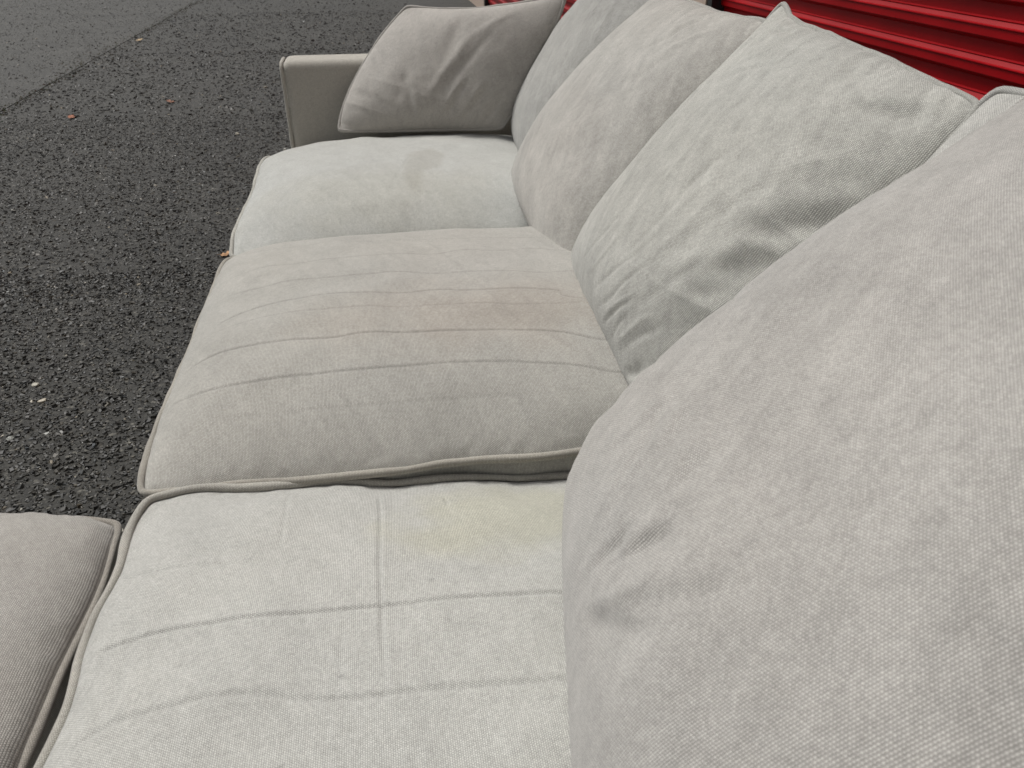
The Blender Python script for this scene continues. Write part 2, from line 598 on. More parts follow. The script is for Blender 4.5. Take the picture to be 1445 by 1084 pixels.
def even(loop, step=0.006, sm=2):
    P = np.vstack([loop, loop[:1]])
    L = np.r_[0, np.cumsum(np.linalg.norm(np.diff(P, axis=0), axis=1))]
    n = max(20, int(L[-1] / step))
    t = np.linspace(0, L[-1], n, endpoint=False)
    Q = np.stack([np.interp(t, L, P[:, i]) for i in range(3)], -1)
    for _ in range(sm):
        Q = 0.5 * Q + 0.25 * (np.roll(Q, 1, 0) + np.roll(Q, -1, 0))
    return Q


def border(G):
    return np.vstack([G[:-1, 0], G[-1, :-1], G[:0:-1, -1], G[0, :0:-1]])


def spaced(n, k=0.55):
    a = np.linspace(-1, 1, n)
    return (1 - k) * a + k * np.sin(a * np.pi / 2)


def nap_tint(U, V, base, seed, amt=0.07, warm=0.011):
    f = fbm(U * 7, V * 7, 5, seed)
    g = fbm(U * 3.2 + 5, V * 3.2, 3, seed + 50)
    ca, sa_ = math.cos(0.5), math.sin(0.5)
    P, Q = U * ca + V * sa_, -U * sa_ + V * ca
    st = 1.2 * fbm(P * 85, Q * 20, 4, seed + 90) + 0.8 * fbm(U * 24, V * 44, 4, seed + 120) + 0.9 * fbm(U * 150, V * 110, 3, seed + 140)
    k = (1 + amt * f + amt * 0.9 * st)[..., None] * np.ones(3)
    k = k * (1 + warm * g[..., None] * np.array([1.0, 0.0, -1.2]))
    return base * k


def seat_geo(p):
    """top grid of a boxed seat cushion; returns the points, the flat coordinates and the tint"""
    nu, nv = p.get('n', (300, 300))
    s, t = np.meshgrid(spaced(nu, 0.3), spaced(nv, 0.3), indexing='ij')
    hx, hy = (p['x1'] - p['x0']) / 2, (p['y1'] - p['y0']) / 2
    kr = p.get('corner', 0.007)
    seed = p['seed']
    x = s * (hx - kr * np.abs(t) ** 9)
    y = t * (hy - kr * np.abs(s) ** 9)
    U, V = s * hx, t * hy
    x = x + 0.004 * vnoise(t * 4.5, s * 0 + 3, seed) * s ** 4
    y = y + 0.004 * vnoise(s * 4.5, t * 0 + 8, seed + 3) * t ** 4
    fx = np.clip(1 - np.abs(s) ** p.get('px', 4), 0, 1) ** p.get('qx', 0.5)
    tn = np.where(t < 0, 1 - np.abs(t) ** p.get('pn', 2.6), 1 - np.abs(t) ** p.get('pf', 3.2))
    fy = np.clip(tn, 0, 1) ** np.where(t < 0, p.get('qn', 0.75), p.get('qf', 0.6))
    z = p['crown'] * fx * fy
    z = z + 0.004 * fbm(U * 5, V * 5, 3, seed + 9) * fx * fy
    ed = np.minimum(hx - np.abs(U), hy - np.abs(V))
    z = z + 0.0013 * vnoise(U * 75, V * 75, seed + 60) * np.exp(-((ed - 0.008) / 0.010) ** 2)
    ze = p['zedge'](s, t) + 0.0022 * vnoise(s * 7, t * 7, seed + 21)
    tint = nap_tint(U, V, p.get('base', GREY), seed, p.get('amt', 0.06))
    if 'detail' in p:
        z, tint = p['detail'](U, V, s, t, z, tint)
    x = x + (p['x0'] + p['x1']) / 2
    y = y + (p['y0'] + p['y1']) / 2
    return np.stack([x, y, ze + z], -1), U, V, tint


def seat_cushion(name, p, label, cat, group):
    G, U, V, tint = seat_geo(p)
    nu, nv = G.shape[:2]
    root = empty(name, ((p['x0'] + p['x1']) / 2, (p['y0'] + p['y1']) / 2, p['bottom']))
    rz = p.get('rz', 0)
    root.rotation_euler = (0, 0, rz)
    tag(root, label, cat, group)
    o = np.array(root.location)
    loop = border(G)
    tl = border(np.concatenate([tint, np.zeros_like(tint[..., :0])], -1))
    n = len(loop)
    # boxing band
    ctr = loop.mean(0)
    zb = p['bottom'] + 0.012
    rows = []
    L = np.r_[0, np.cumsum(np.linalg.norm(np.diff(loop, axis=0), axis=1))]
    uvr = []
    K = 9
    for k in range(K):
        f = k / (K - 1)
        q = loop.copy()
        q[:, 2] = loop[:, 2] * (1 - f) + zb * f
        d = loop[:, :2] - ctr[:2]
        d /= np.linalg.norm(d, axis=1)[:, None]
        bul = math.sin(math.pi * f) * 0.007 - 0.002
        q[:, :2] += d * (bul + 0.003 * vnoise(L * 9, L * 0 + f * 3, p['seed'] + 77)[:, None] * math.sin(math.pi * f))
        rows.append(q)
        uvr.append(np.stack([L, np.full(n, -f * 0.15)], -1))
    band = np.stack(rows, 0)
    bi = np.arange(K * n).reshape(K, n)
    Fb = np.stack([bi[:-1], bi[1:], np.roll(bi[1:], -1, 1), np.roll(bi[:-1], -1, 1)], -1).reshape(-1, 4)
    bot = G.copy()
    bot = bot[::10, ::10]
    Vt = np.vstack([G.reshape(-1, 3), band.reshape(-1, 3)])
    F = np.vstack([grid_faces(nu, nv), Fb + nu * nv])
    uv = np.vstack([np.stack([U, V], -1).reshape(-1, 2), np.vstack(uvr)])
    tt = np.vstack([tint.reshape(-1, 3), np.tile(tl, (K, 1))])
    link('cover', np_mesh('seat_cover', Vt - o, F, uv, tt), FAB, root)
    # underside
    bo = rows[-1]
    me = np_mesh('underside', np.vstack([bo, [[ctr[0], ctr[1], zb]]]) - o,
                 np.array([[(i + 1) % n, i, n] for i in range(n)]), np.vstack([bo[:, :2], [ctr[:2]]]), np.tile(tl.mean(0), (n + 1, 1)))
    link('underside', me, FAB, root)
    for k, (lp, sd_) in enumerate(((loop, 1), (rows[-1], 2))):
        q = even(lp, 0.006, 3)
        d = q[:, :2] - ctr[:2]
        d /= np.linalg.norm(d, axis=1)[:, None]
        q = q.copy()
        q[:, :2] += d * 0.003
        q[:, 2] += 0.0035 if k == 0 else 0
        Vp, Fp, up = tube(q, p.get('pipe', 0.0046), seed=p['seed'] + sd_)
        pt = p.get('base', GREY) * np.array([0.86, 0.83, 0.79])
        tn = 1 + 0.10 * vnoise(up[:, 0] * 20, up[:, 0] * 0, p['seed'] + 5)
        link('piping', np_mesh('piping', Vp - o, Fp, up, pt[None] * tn[:, None]), FAB, root)
    return root


def crease(U, V, z, tint, pts, depth=0.0022, width=0.0028, darken=0.22, wob=0.0011, seed=1, lip=0.38):
    g, d = stroke(U, V, resample(pts, 10), width, wob, seed)
    z = z + 0.18 * depth * np.tanh(d / width) * np.exp(-(d / (5 * width)) ** 2) * smooth(0, 0.4, np.exp(-(d / (5 * width)) ** 2))
    g2, _ = stroke(U, V, resample(pts, 10), width * 3.2, wob, seed)
    z = z - depth * g + lip * depth * (g2 - g)
    tint = tint * (1 - darken * g)[..., None]  # tint gets darker along the crease line, lighter where the value is negative
    return z, tint


def blot(U, V, c, r, seed, soft=0.25, rough=0.35):
    d = np.hypot((U - c[0]) / r[0], (V - c[1]) / r[1]) + rough * fbm(U * 16, V * 16, 4, seed)
    return 1 - smooth(1 - soft, 1 + soft, d)


def near_detail(U, V, s, t, z, tint):
    for i, (pts, dp, wd, so) in enumerate(NEAR_CREASES):
        z, tint = crease(U, V, z, tint, pts, dp, wd, so, seed=40 + i)
    b = blot(U, V, NEAR_STAIN[0], NEAR_STAIN[1], 5, 0.4, 0.5)[..., None]
    tint = tint * (1 - b * np.array([0.015, 0.028, 0.13]))
    for (a_, b_, r_, k_) in SPECKS:
        tint = tint * (1 - k_ * np.exp(-(((U - a_) ** 2 + (V - b_) ** 2) / r_ ** 2)))[..., None]
    b = blot(U, V, (0.16, -0.05), (0.10, 0.05), 9, 0.5, 0.7)[..., None]
    tint = tint * (1 - 0.07 * b)
    return z, tint


def mid_detail(U, V, s, t, z, tint):
    for i, (pts, dp, wd, so) in enumerate(MID_CREASES):
        z, tint = crease(U, V, z, tint, pts, dp, wd, so, seed=70 + i)
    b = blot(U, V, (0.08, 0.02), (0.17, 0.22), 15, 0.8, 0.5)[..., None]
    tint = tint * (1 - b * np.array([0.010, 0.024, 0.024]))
    b = blot(U, V, (0.05, -0.12), (0.20, 0.08), 18, 0.7, 0.5)[..., None]  # brown-pink patch that also puts the near slope's shade into the colour
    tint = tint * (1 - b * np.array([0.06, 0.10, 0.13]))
    return z, tint


def far_detail(U, V, s, t, z, tint):
    b = np.maximum(blot(U, V, (0.035, -0.05), (0.038, 0.075), 25, 0.12, 0.6), blot(U, V, (-0.005, -0.15), (0.022, 0.11), 26, 0.3, 0.5))[..., None]
    tint = tint * (1 - b * np.array([0.10, 0.115, 0.135]))
    b = blot(U, V, (-0.10, -0.22), (0.22, 0.10), 28, 0.6, 0.5)[..., None]
    tint = tint * (1 - b * np.array([0.05, 0.06, 0.09]))
    for i, (pts, dp, wd, so) in enumerate(FAR_CREASES):
        z, tint = crease(U, V, z, tint, pts, dp, wd, so, seed=90 + i)
    return z, tint


def ottoman_detail(U, V, s, t, z, tint):
    b = blot(U, V, (0.12, 0.05), (0.16, 0.16), 33, 0.8, 0.5)[..., None]
    tint = tint * (1 - b * np.array([0.0, 0.04, 0.05]))
    # gathers near the far right corner
    w = fbm((U + V) * 60, (U - V) * 9, 3, 35) * np.exp(-(((U - 0.33) / 0.09) ** 2 + ((V - 0.35) / 0.06) ** 2))
    z = z + 0.003 * w
    return z, tint


NEAR_CREASES, MID_CREASES, FAR_CREASES = [], [], []
SPECKS = [(-0.14, 0.040, 0.0026, 0.3), (-0.061, 0.137, 0.0022, 0.3), (-0.051, 0.083, 0.003, 0.2), (-0.02, 0.145, 0.006, 0.12), (-0.11, 0.26, 0.0022, 0.25),
          (-0.20, 0.10, 0.002, 0.2), (0.02, 0.07, 0.002, 0.2), (-0.23, 0.20, 0.0022, 0.2), (-0.18, -0.03, 0.0025, 0.2)]
NEAR_STAIN = ((0.13, 0.28), (0.20, 0.12))
#CREASES-BEGIN
NEAR_CREASES = [
    ([(-0.364, 0.213), (-0.302, 0.205), (-0.192, 0.19)], 0.0006, 0.002625, 0.045),
    ([(-0.363, 0.12), (-0.318, 0.118), (-0.273, 0.118), (-0.179, 0.112), (-0.107, 0.11), (-0.037, 0.107), (0.037, 0.098), (0.074, 0.093), (0.213, 0.084)], 0.00156, 0.00225, 0.108),
    ([(-0.348, 0.018), (-0.311, 0.034), (-0.266, 0.036), (-0.212, 0.036), (-0.143, 0.019), (-0.065, 0.016), (0.026, 0.008), (0.165, 0.002)], 0.00096, 0.00315, 0.0675),
    ([(-0.11, 0.33), (-0.107, 0.217), (-0.108, 0.112), (-0.105, 0.054), (-0.104, 0.007)], 0.00204, 0.00195, 0.117),
    ([(-0.21, 0.346), (-0.206, 0.257), (-0.202, 0.194)], 0.00072, 0.00225, 0.045),
    ([(-0.136, 0.105), (-0.142, 0.039), (-0.145, 0.002)], 0.00042, 0.002625, 0.0315),
    ([(-0.329, 0.02), (-0.322, 0.054), (-0.321, 0.124), (-0.339, 0.176)], 0.00072, 0.00675, 0.045),
    ([(-0.355, 0.063), (-0.343, 0.104), (-0.332, 0.129)], 0.00072, 0.006, 0.045),
    ([(-0.308, 0.144), (-0.305, 0.074), (-0.306, 0.018)], -0.00048, 0.009, -0.0135),
    ([(-0.035, 0.306), (-0.034, 0.28)], 0.0018, 0.00225, 0.045),
]
MID_CREASES = [
    ([(-0.342, 0.257), (-0.246, 0.2), (-0.046, 0.182), (0.185, 0.144), (0.323, 0.133)], 0.00032, 0.001875, 0.085),
    ([(-0.331, 0.121), (-0.236, 0.101), (-0.049, 0.096), (0.174, 0.085), (0.314, 0.082)], 0.0004, 0.001875, 0.119),
    ([(-0.335, 0.035), (-0.23, 0.03), (-0.052, 0.019), (0.166, -0.012), (0.305, -0.022)], 0.00048, 0.001875, 0.136),
    ([(-0.337, -0.059), (-0.225, -0.038), (-0.055, -0.049), (0.154, -0.07), (0.181, -0.094), (0.286, -0.141)], 0.00064, 0.001875, 0.17),
    ([(-0.346, -0.087), (-0.221, -0.08), (-0.057, -0.092), (0.115, -0.108), (0.254, -0.114)], 0.0004, 0.001875, 0.1105),
    ([(-0.36, -0.156), (-0.311, -0.143), (-0.216, -0.151), (-0.061, -0.16), (0.123, -0.175), (0.206, -0.201), (0.34, -0.222)], 0.00088, 0.00195, 0.204),
    ([(-0.372, -0.217), (-0.3, -0.22), (-0.212, -0.223), (-0.065, -0.225), (0.111, -0.236), (0.21, -0.258), (0.347, -0.273)], 0.00072, 0.00195, 0.17),
    ([(-0.295, -0.267), (-0.211, -0.275), (-0.068, -0.276), (0.031, -0.28), (0.171, -0.283)], 0.00024, 0.00225, 0.068),
    ([(-0.007, 0.168), (0.03, 0.048), (0.092, -0.128), (0.154, -0.212)], 0.0002, 0.00225, 0.085),
    ([(-0.055, 0.148), (-0.103, -0.081), (-0.151, -0.217)], 0.00012, 0.0045, 0.034),
]
FAR_CREASES = [
    ([(0.009, 0.03), (-0.047, -0.173), (-0.075, -0.268)], 0.00072, 0.002625, 0.054),
    ([(-0.102, -0.086), (-0.082, -0.264)], 0.00024, 0.00225, 0.0225),
    ([(0.1, 0.043), (0.027, -0.05)], 0.00024, 0.003, 0.027),
    ([(-0.293, -0.241), (-0.248, -0.146), (-0.175, -0.085)], 0.00048, 0.0045, 0.0135),
]
NEAR_STAIN = ((0.047, 0.239), (0.125, 0.075))
#CREASES-END

SEAT_Z0 = 0.335
ZE = 0.483
SEATS = {
    'near': dict(x0=-0.298, x1=0.44, y0=0.015, y1=0.727, bottom=SEAT_Z0, crown=0.050, seed=101, px=6, qx=0.55, pn=4, qn=0.6, pf=2.6, qf=1.0,
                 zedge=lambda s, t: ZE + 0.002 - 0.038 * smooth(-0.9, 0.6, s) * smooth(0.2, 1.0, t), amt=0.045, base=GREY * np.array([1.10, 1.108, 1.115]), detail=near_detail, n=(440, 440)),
    'mid': dict(x0=-0.312, x1=0.44, y0=0.735, y1=1.432, bottom=SEAT_Z0, crown=0.094, seed=202, px=4, qx=0.5, pn=2.6, qn=0.78, pf=3.2, qf=0.6,
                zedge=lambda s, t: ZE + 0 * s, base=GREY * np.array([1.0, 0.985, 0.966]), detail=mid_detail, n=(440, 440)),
    'far': dict(x0=-0.312, x1=0.44, y0=1.440, y1=2.14, bottom=SEAT_Z0, crown=0.090, seed=303, px=3.4, qx=0.55, pn=3, qn=0.7, pf=3.2, qf=0.6,
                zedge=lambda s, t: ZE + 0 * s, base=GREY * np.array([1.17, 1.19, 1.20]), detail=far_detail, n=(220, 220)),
    'ottoman': dict(x0=-1.06, x1=-0.324, y0=0.0, y1=0.722, bottom=SEAT_Z0 - 0.005, crown=0.040, seed=404, px=12, qx=0.6, pn=4, qn=0.6, pf=12, qf=0.45, pipe=0.0038, corner=0.014, rz=R(-2.5),
                    zedge=lambda s, t: ZE + 0.002 - 0.006 * smooth(0.3, 1, s), base=GREY * np.array([0.89, 0.865, 0.858]), detail=ottoman_detail, n=(260, 260)),
}


# ---- knife-edge pillows
def pillow_geo(p):
    nu, nv = p.get('n', (200, 200))
    s, t = np.meshgrid(spaced(nu, 0.8), spaced(nv, 0.8), indexing='ij')
    BF, BN, TN, TF = (np.array(c, dtype=float) for c in p['corners'])   # bottom far, bottom near, top near, top far
    a, b = (s + 1) / 2, (t + 1) / 2
    seed = p['seed']
    W = (np.linalg.norm(BN - BF) + np.linalg.norm(TN - TF)) / 2
    Hh = (np.linalg.norm(TF - BF) + np.linalg.norm(TN - BN)) / 2
    U, V = s * W / 2, t * Hh / 2
    # edges bow inwards between the corners
    bow = p.get('bow', (0.02, 0.02, 0.02, 0.02))    # far, near, bottom, top
    sa = a + np.where(s < 0, bow[0], 0) / W * (1 - t * t) * np.abs(s) ** 2 * (s < 0) - np.where(s > 0, bow[1], 0) / W * (1 - t * t) * np.abs(s) ** 2
    tb = b + np.where(t < 0, bow[2], 0) / Hh * (1 - s * s) * np.abs(t) ** 2 * (t < 0) - np.where(t > 0, bow[3], 0) / Hh * (1 - s * s) * np.abs(t) ** 2
    kc = p.get('round', 0.008)
    sa = sa - np.sign(s) * kc * np.abs(s) ** 2 * np.abs(t) ** 8
    tb = tb - np.sign(t) * kc * np.abs(t) ** 2 * np.abs(s) ** 8
    if 'top' in p:
        tb = tb + np.interp(s, *p['top']) / Hh * smooth(0.2, 1, t)
    sa, tb = sa[..., None], tb[..., None]
    M = BF * (1 - sa) * (1 - tb) + BN * sa * (1 - tb) + TN * sa * tb + TF * (1 - sa) * tb
    N = np.cross(TN - BF, TF - BN)
    N /= np.linalg.norm(N)
    if N @ np.array(p.get('facing', (-1, 0, 0.5))) < 0:
        N = -N
    ps, qs, pt, qt = p.get('prof', (2.4, 0.6, 2.4, 0.6))
    inf = np.clip(1 - np.abs(s) ** ps, 0, 1) ** qs * np.clip(1 - np.abs(t) ** pt, 0, 1) ** qt
    slump = 1 + p.get('slump', 0.25) * (-t)
    h = p['thick'] * inf * slump
    env = np.clip(1 - s ** 6, 0, 1) * np.clip(1 - t ** 6, 0, 1)
    h = h + 0.006 * fbm(U * 5 + 3, V * 5, 3, seed) * env
    # M gets a little flow so seams are not straight
    M = M + N * (0.006 * fbm(U * 4, V * 4, 2, seed + 31))[..., None]
    tint = nap_tint(U, V, p.get('base', GREY), seed + 3, p.get('amt', 0.125))
    if 'detail' in p:
        h, tint = p['detail'](U, V, s, t, h, tint, W, Hh)
    front = M + N * h[..., None]
    back = M - N * (p.get('back', 0.06) * inf)[..., None]
    if p.get('post'):
        front, back = p['post'](front, s, t), p['post'](back, s, t)
    return front, back, U, V, tint, N


def pillow(name, p, label, cat, group, pipe=0.0045):
    front, back, U, V, tint, N = pillow_geo(p)
    nu, nv = front.shape[:2]
    root = empty(name, tuple(np.mean(p['corners'][:2], axis=0)))
    tag(root, label, cat, group)
    o = np.array(root.location)
    uv = np.stack([U, V], -1).reshape(-1, 2)
    # is the front grid wound towards N?
    e = np.cross(front[1, 1] - front[0, 1], front[1, 2] - front[1, 1])
    c = nu // 2
    e = np.cross(front[c + 1, c] - front[c, c], front[c, c + 1] - front[c, c])
    flip = e @ N < 0
    link('front_panel', np_mesh('front_panel', front.reshape(-1, 3) - o, grid_faces(nu, nv, 0, flip), uv, tint.reshape(-1, 3)), FAB, root)
    k = 3
    bk, bt = back[::k, ::k], tint[::k, ::k]
    ix = np.unique(np.r_[np.arange(0, nu, k), nu - 1])
    iy = np.unique(np.r_[np.arange(0, nv, k), nv - 1])
    bk, bt = back[np.ix_(ix, iy)], tint[np.ix_(ix, iy)]
    buv = np.stack([U[np.ix_(ix, iy)], V[np.ix_(ix, iy)]], -1).reshape(-1, 2)
    link('back_panel', np_mesh('back_panel', bk.reshape(-1, 3) - o, grid_faces(len(ix), len(iy), 0, not flip), buv, bt.reshape(-1, 3)), FAB, root)
    q = even(border(front), 0.006, 2)
    Vp, Fp, up = tube(q, pipe, seed=p['seed'] + 2)
    link('piping', np_mesh('piping', Vp - o, Fp, up, np.tile(p.get('base', GREY) * 0.88, (len(Vp), 1))), FAB, root)
    return root


STROKES = {}
#STROKES-BEGIN
STROKES['A'] = [
    ([(-0.01, -0.219), (0.031, -0.183), (0.06, -0.155), (0.078, -0.133)], -0.00396, 0.0162),
    ([(-0.019, -0.211), (0.013, -0.166), (0.046, -0.113), (0.066, -0.074)], 0.0044, 0.01755),
    ([(-0.034, -0.198), (-0.028, -0.168), (-0.028, -0.144)], -0.00385, 0.0081),
    ([(-0.046, -0.188), (-0.058, -0.161), (-0.072, -0.131), (-0.089, -0.11)], -0.00275, 0.0081),
    ([(-0.001, -0.166), (0.001, -0.136), (0.004, -0.11)], -0.0033, 0.0108),
    ([(-0.016, -0.171), (-0.013, -0.142), (-0.007, -0.116)], 0.00275, 0.0081),
    ([(-0.069, -0.131), (-0.086, -0.107), (-0.109, -0.086)], 0.00275, 0.0108),
    ([(-0.022, -0.113), (-0.034, -0.089), (-0.04, -0.074)], -0.00275, 0.0108),
    ([(-0.037, -0.122), (-0.052, -0.098), (-0.069, -0.074)], 0.0022, 0.0108),
    ([(-0.12, -0.173), (-0.12, -0.15), (-0.114, -0.128)], -0.00198, 0.0081),
    ([(-0.089, -0.133), (-0.109, -0.11), (-0.128, -0.089)], -0.0022, 0.0081),
    ([(-0.022, -0.202), (-0.019, -0.179), (-0.016, -0.166)], 0.00275, 0.00675),
    ([(0.034, -0.213), (0.075, -0.166), (0.101, -0.116)], 0.0044, 0.0405),
    ([(0.01, -0.074), (0.007, -0.033), (0.016, -0.002)], -0.0022, 0.027),
    ([(-0.089, -0.068), (-0.112, -0.014), (-0.106, 0.043)], 0.0022, 0.0243),
    ([(-0.086, -0.033), (-0.103, 0.008), (-0.101, 0.068)], -0.0022, 0.0189),
    ([(-0.016, -0.217), (0.013, -0.193), (0.043, -0.166), (0.063, -0.139)], -0.00198, 0.0054),
    ([(-0.025, -0.211), (0.004, -0.183), (0.022, -0.158), (0.034, -0.131)], 0.00242, 0.006075),
    ([(-0.028, -0.207), (-0.013, -0.173), (-0.004, -0.142), (0.004, -0.107)], -0.00176, 0.004725),
    ([(-0.037, -0.207), (-0.031, -0.179), (-0.031, -0.147), (-0.04, -0.125)], -0.00154, 0.00405),
    ([(-0.046, -0.2), (-0.055, -0.173), (-0.063, -0.147), (-0.078, -0.122)], 0.00154, 0.004725),
    ([(-0.066, -0.173), (-0.081, -0.147), (-0.098, -0.119), (-0.114, -0.098)], -0.00143, 0.004725),
    ([(0.016, -0.179), (0.04, -0.144), (0.06, -0.107), (0.078, -0.077)], -0.00154, 0.0081),
    ([(0.007, -0.163), (0.025, -0.125), (0.04, -0.083)], 0.00165, 0.00945),
    ([(-0.123, -0.15), (-0.128, -0.128), (-0.131, -0.101)], 0.00154, 0.0054),
    ([(-0.069, -0.116), (-0.084, -0.092), (-0.101, -0.071)], -0.00132, 0.0054),
]
STROKES['C'] = [
    ([(0.124, 0.172), (0.163, 0.181), (0.19, 0.192), (0.216, 0.217)], -0.00468, 0.01495),
    ([(0.07, 0.172), (0.137, 0.19), (0.183, 0.217), (0.215, 0.229)], 0.00312, 0.01265),
    ([(0.177, -0.008), (0.191, 0.025), (0.209, 0.059), (0.219, 0.088), (0.225, 0.11)], -0.00546, 0.01265),
    ([(0.172, -0.064), (0.194, -0.027), (0.213, 0.008), (0.223, 0.029)], -0.00468, 0.0138),
    ([(0.131, -0.093), (0.155, -0.048), (0.183, -0.004), (0.21, 0.034)], 0.00312, 0.01035),
    ([(0.137, -0.015), (0.166, 0.034), (0.195, 0.079), (0.216, 0.114)], 0.00273, 0.01265),
    ([(0.177, 0.097), (0.202, 0.116), (0.223, 0.138)], -0.00234, 0.0138),
    ([(-0.077, -0.204), (-0.033, -0.126), (-0.028, -0.05)], -0.001248, 0.0046),
    ([(-0.037, -0.206), (0.006, -0.132), (0.017, -0.048)], 0.00117, 0.0046),
    ([(-0.003, -0.215), (0.059, -0.136), (0.09, -0.041)], -0.00156, 0.005175),
    ([(0.035, -0.217), (0.083, -0.156), (0.116, -0.082)], -0.001716, 0.0046),
    ([(0.057, -0.216), (0.102, -0.162), (0.126, -0.122)], 0.001404, 0.004025),
    ([(0.068, -0.223), (0.102, -0.172), (0.131, -0.136)], -0.001716, 0.004025),
    ([(0.098, -0.221), (0.118, -0.183), (0.133, -0.156)], -0.001716, 0.004025),
    ([(0.114, -0.224), (0.141, -0.177), (0.166, -0.128)], 0.00156, 0.0046),
    ([(0.131, -0.224), (0.156, -0.186), (0.184, -0.122)], -0.001716, 0.00575),
    ([(0.055, -0.048), (0.057, 0.025), (0.073, 0.09)], -0.000936, 0.0069),
    ([(0.068, -0.093), (0.077, 0.001), (0.098, 0.064)], 0.000936, 0.0069),
    ([(0.153, -0.234), (0.177, -0.213), (0.191, -0.19)], -0.00468, 0.0092),
    ([(0.199, -0.226), (0.208, -0.206), (0.21, -0.181)], 0.00312, 0.00805),
    ([(0.176, -0.095), (0.195, -0.062), (0.212, -0.041)], -0.00312, 0.0115),
    ([(0.037, -0.193), (0.059, -0.082), (0.057, 0.025), (0.07, 0.114)], -0.00117, 0.00575),
    ([(0.073, -0.193), (0.104, -0.075), (0.11, 0.025), (0.135, 0.118)], 0.001248, 0.0069),
    ([(-0.006, -0.186), (0.008, -0.077), (-0.001, 0.018), (-0.01, 0.11)], 0.001014, 0.00575),
    ([(0.124, -0.192), (0.155, -0.077), (0.169, 0.02)], -0.001404, 0.0069),
    ([(0.118, -0.124), (0.126, -0.025), (0.151, 0.068), (0.174, 0.12)], -0.001248, 0.00805),
    ([(-0.008, 0.022), (-0.003, 0.088), (0.019, 0.155)], -0.001092, 0.0069),
    ([(-0.192, 0.216), (-0.144, 0.229), (-0.087, 0.224)], 0.001716, 0.0046),
    ([(-0.168, 0.209), (-0.12, 0.219), (-0.085, 0.215)], -0.001716, 0.0046),
    ([(-0.195, 0.17), (-0.137, 0.205), (-0.068, 0.216)], 0.00156, 0.0046),
    ([(-0.181, 0.144), (-0.171, 0.188), (-0.158, 0.203)], -0.001404, 0.0046),
    ([(-0.148, 0.114), (-0.096, 0.175), (-0.017, 0.211)], 0.00117, 0.00575),
    ([(-0.13, 0.09), (-0.081, 0.147), (0.015, 0.197)], -0.001248, 0.00575),
    ([(-0.197, 0.189), (-0.208, 0.206), (-0.22, 0.219)], -0.00312, 0.00575),
    ([(-0.012, 0.203), (0.035, 0.201), (0.066, 0.195)], -0.00156, 0.00575),
    ([(0.064, 0.205), (0.094, 0.203), (0.114, 0.196)], -0.00156, 0.00575),
]
STROKES['D'] = [
    ([(0.064, 0.11), (0.095, 0.157), (0.099, 0.198), (0.142, 0.224)], -0.0034, 0.0069),
    ([(0.116, 0.095), (0.142, 0.141), (0.172, 0.186), (0.216, 0.213)], 0.00255, 0.00805),
    ([(0.122, 0.051), (0.151, 0.116), (0.197, 0.167)], -0.001275, 0.0092),
    ([(-0.116, 0.089), (-0.112, 0.136), (-0.181, 0.188)], -0.001275, 0.00805),
]
STROKES['F'] = [
    ([(-0.103, -0.022), (-0.049, -0.089), (-0.01, -0.145), (0.029, -0.176)], -0.0051, 0.01035),
    ([(-0.015, -0.126), (0.007, -0.072), (0.027, 0.036), (0.027, 0.119)], 0.00425, 0.01495),
    ([(-0.07, -0.137), (-0.075, -0.074), (-0.088, -0.006)], -0.002125, 0.0138),
    ([(-0.06, -0.072), (-0.021, -0.121), (0.007, -0.165)], 0.002975, 0.00805),
    ([(0.018, -0.13), (0.04, -0.061), (0.07, 0.046), (0.081, 0.097)], -0.0034, 0.0138),
    ([(0.065, -0.16), (0.075, -0.105), (0.083, -0.039)], -0.002975, 0.0092),
    ([(0.049, -0.145), (0.057, -0.095), (0.068, -0.039)], 0.002125, 0.00805),
    ([(0.118, -0.176), (0.118, -0.121), (0.14, -0.057)], -0.0034, 0.01035),
    ([(0.096, -0.165), (0.108, -0.116), (0.12, -0.048)], 0.00255, 0.0092),
    ([(0.163, -0.176), (0.163, -0.145), (0.177, -0.097)], -0.0034, 0.0092),
    ([(-0.007, -0.008), (-0.01, 0.072), (-0.024, 0.162)], -0.00255, 0.0161),
    ([(0.04, 0.036), (0.065, 0.099), (0.12, 0.143)], 0.002125, 0.0138),
    ([(-0.133, -0.116), (-0.127, -0.05), (-0.122, 0.048)], 0.0017, 0.023),
]
#STROKES-END


def folds(key, U, V, h, tint):
    for i, (pts, amp, wd) in enumerate(STROKES.get(key, [])):
        g, _ = stroke(U, V, resample(pts, 8), wd, 0.003, 900 + i, 0.4)
        h = h + amp * g
    return h, tint


def z_(rel):
    return CAM_H + rel


def ridges(U, V, angle, freq, stretch, seed):
    c, n = math.cos(angle), math.sin(angle)
    a, b = U * c + V * n, -U * n + V * c
    w = fbm(a * freq, b * freq / stretch, 3, seed)
    return 1 - np.abs(w) * 2


def a_detail(U, V, s, t, h, tint, W, H_):
    # gathers at the lower far edge and a pinch by the seat
    m = np.exp(-(((U + W * 0.42) / 0.10) ** 2 + ((V + H_ * 0.15) / 0.22) ** 2))
    h = h + 0.0035 * m * ridges(U, V, 2.2, 26, 5, 501)
    return folds('A', U, V, h, tint)


def c_detail(U, V, s, t, h, tint, W, H_):
    far = np.exp(-((s + 0.95) / 0.55) ** 2)
    low = np.exp(-((t + 0.9) / 0.4) ** 2)
    near = smooth(-0.1, 0.7, s)
    h = h + 0.0022 * (far + 0.6 * low) * ridges(U, V, 0.6, 30, 9, 611)
    h = h + 0.006 * near * (1 - 0.4 * smooth(0.3, 1, t)) * ridges(U, V, 1.9, 9, 4, 613)
    top = smooth(0.55, 0.95, t)
    h = h + 0.0028 * top * ridges(U, V, 0.5, 30, 4, 617)
    return folds('C', U, V, h, tint)


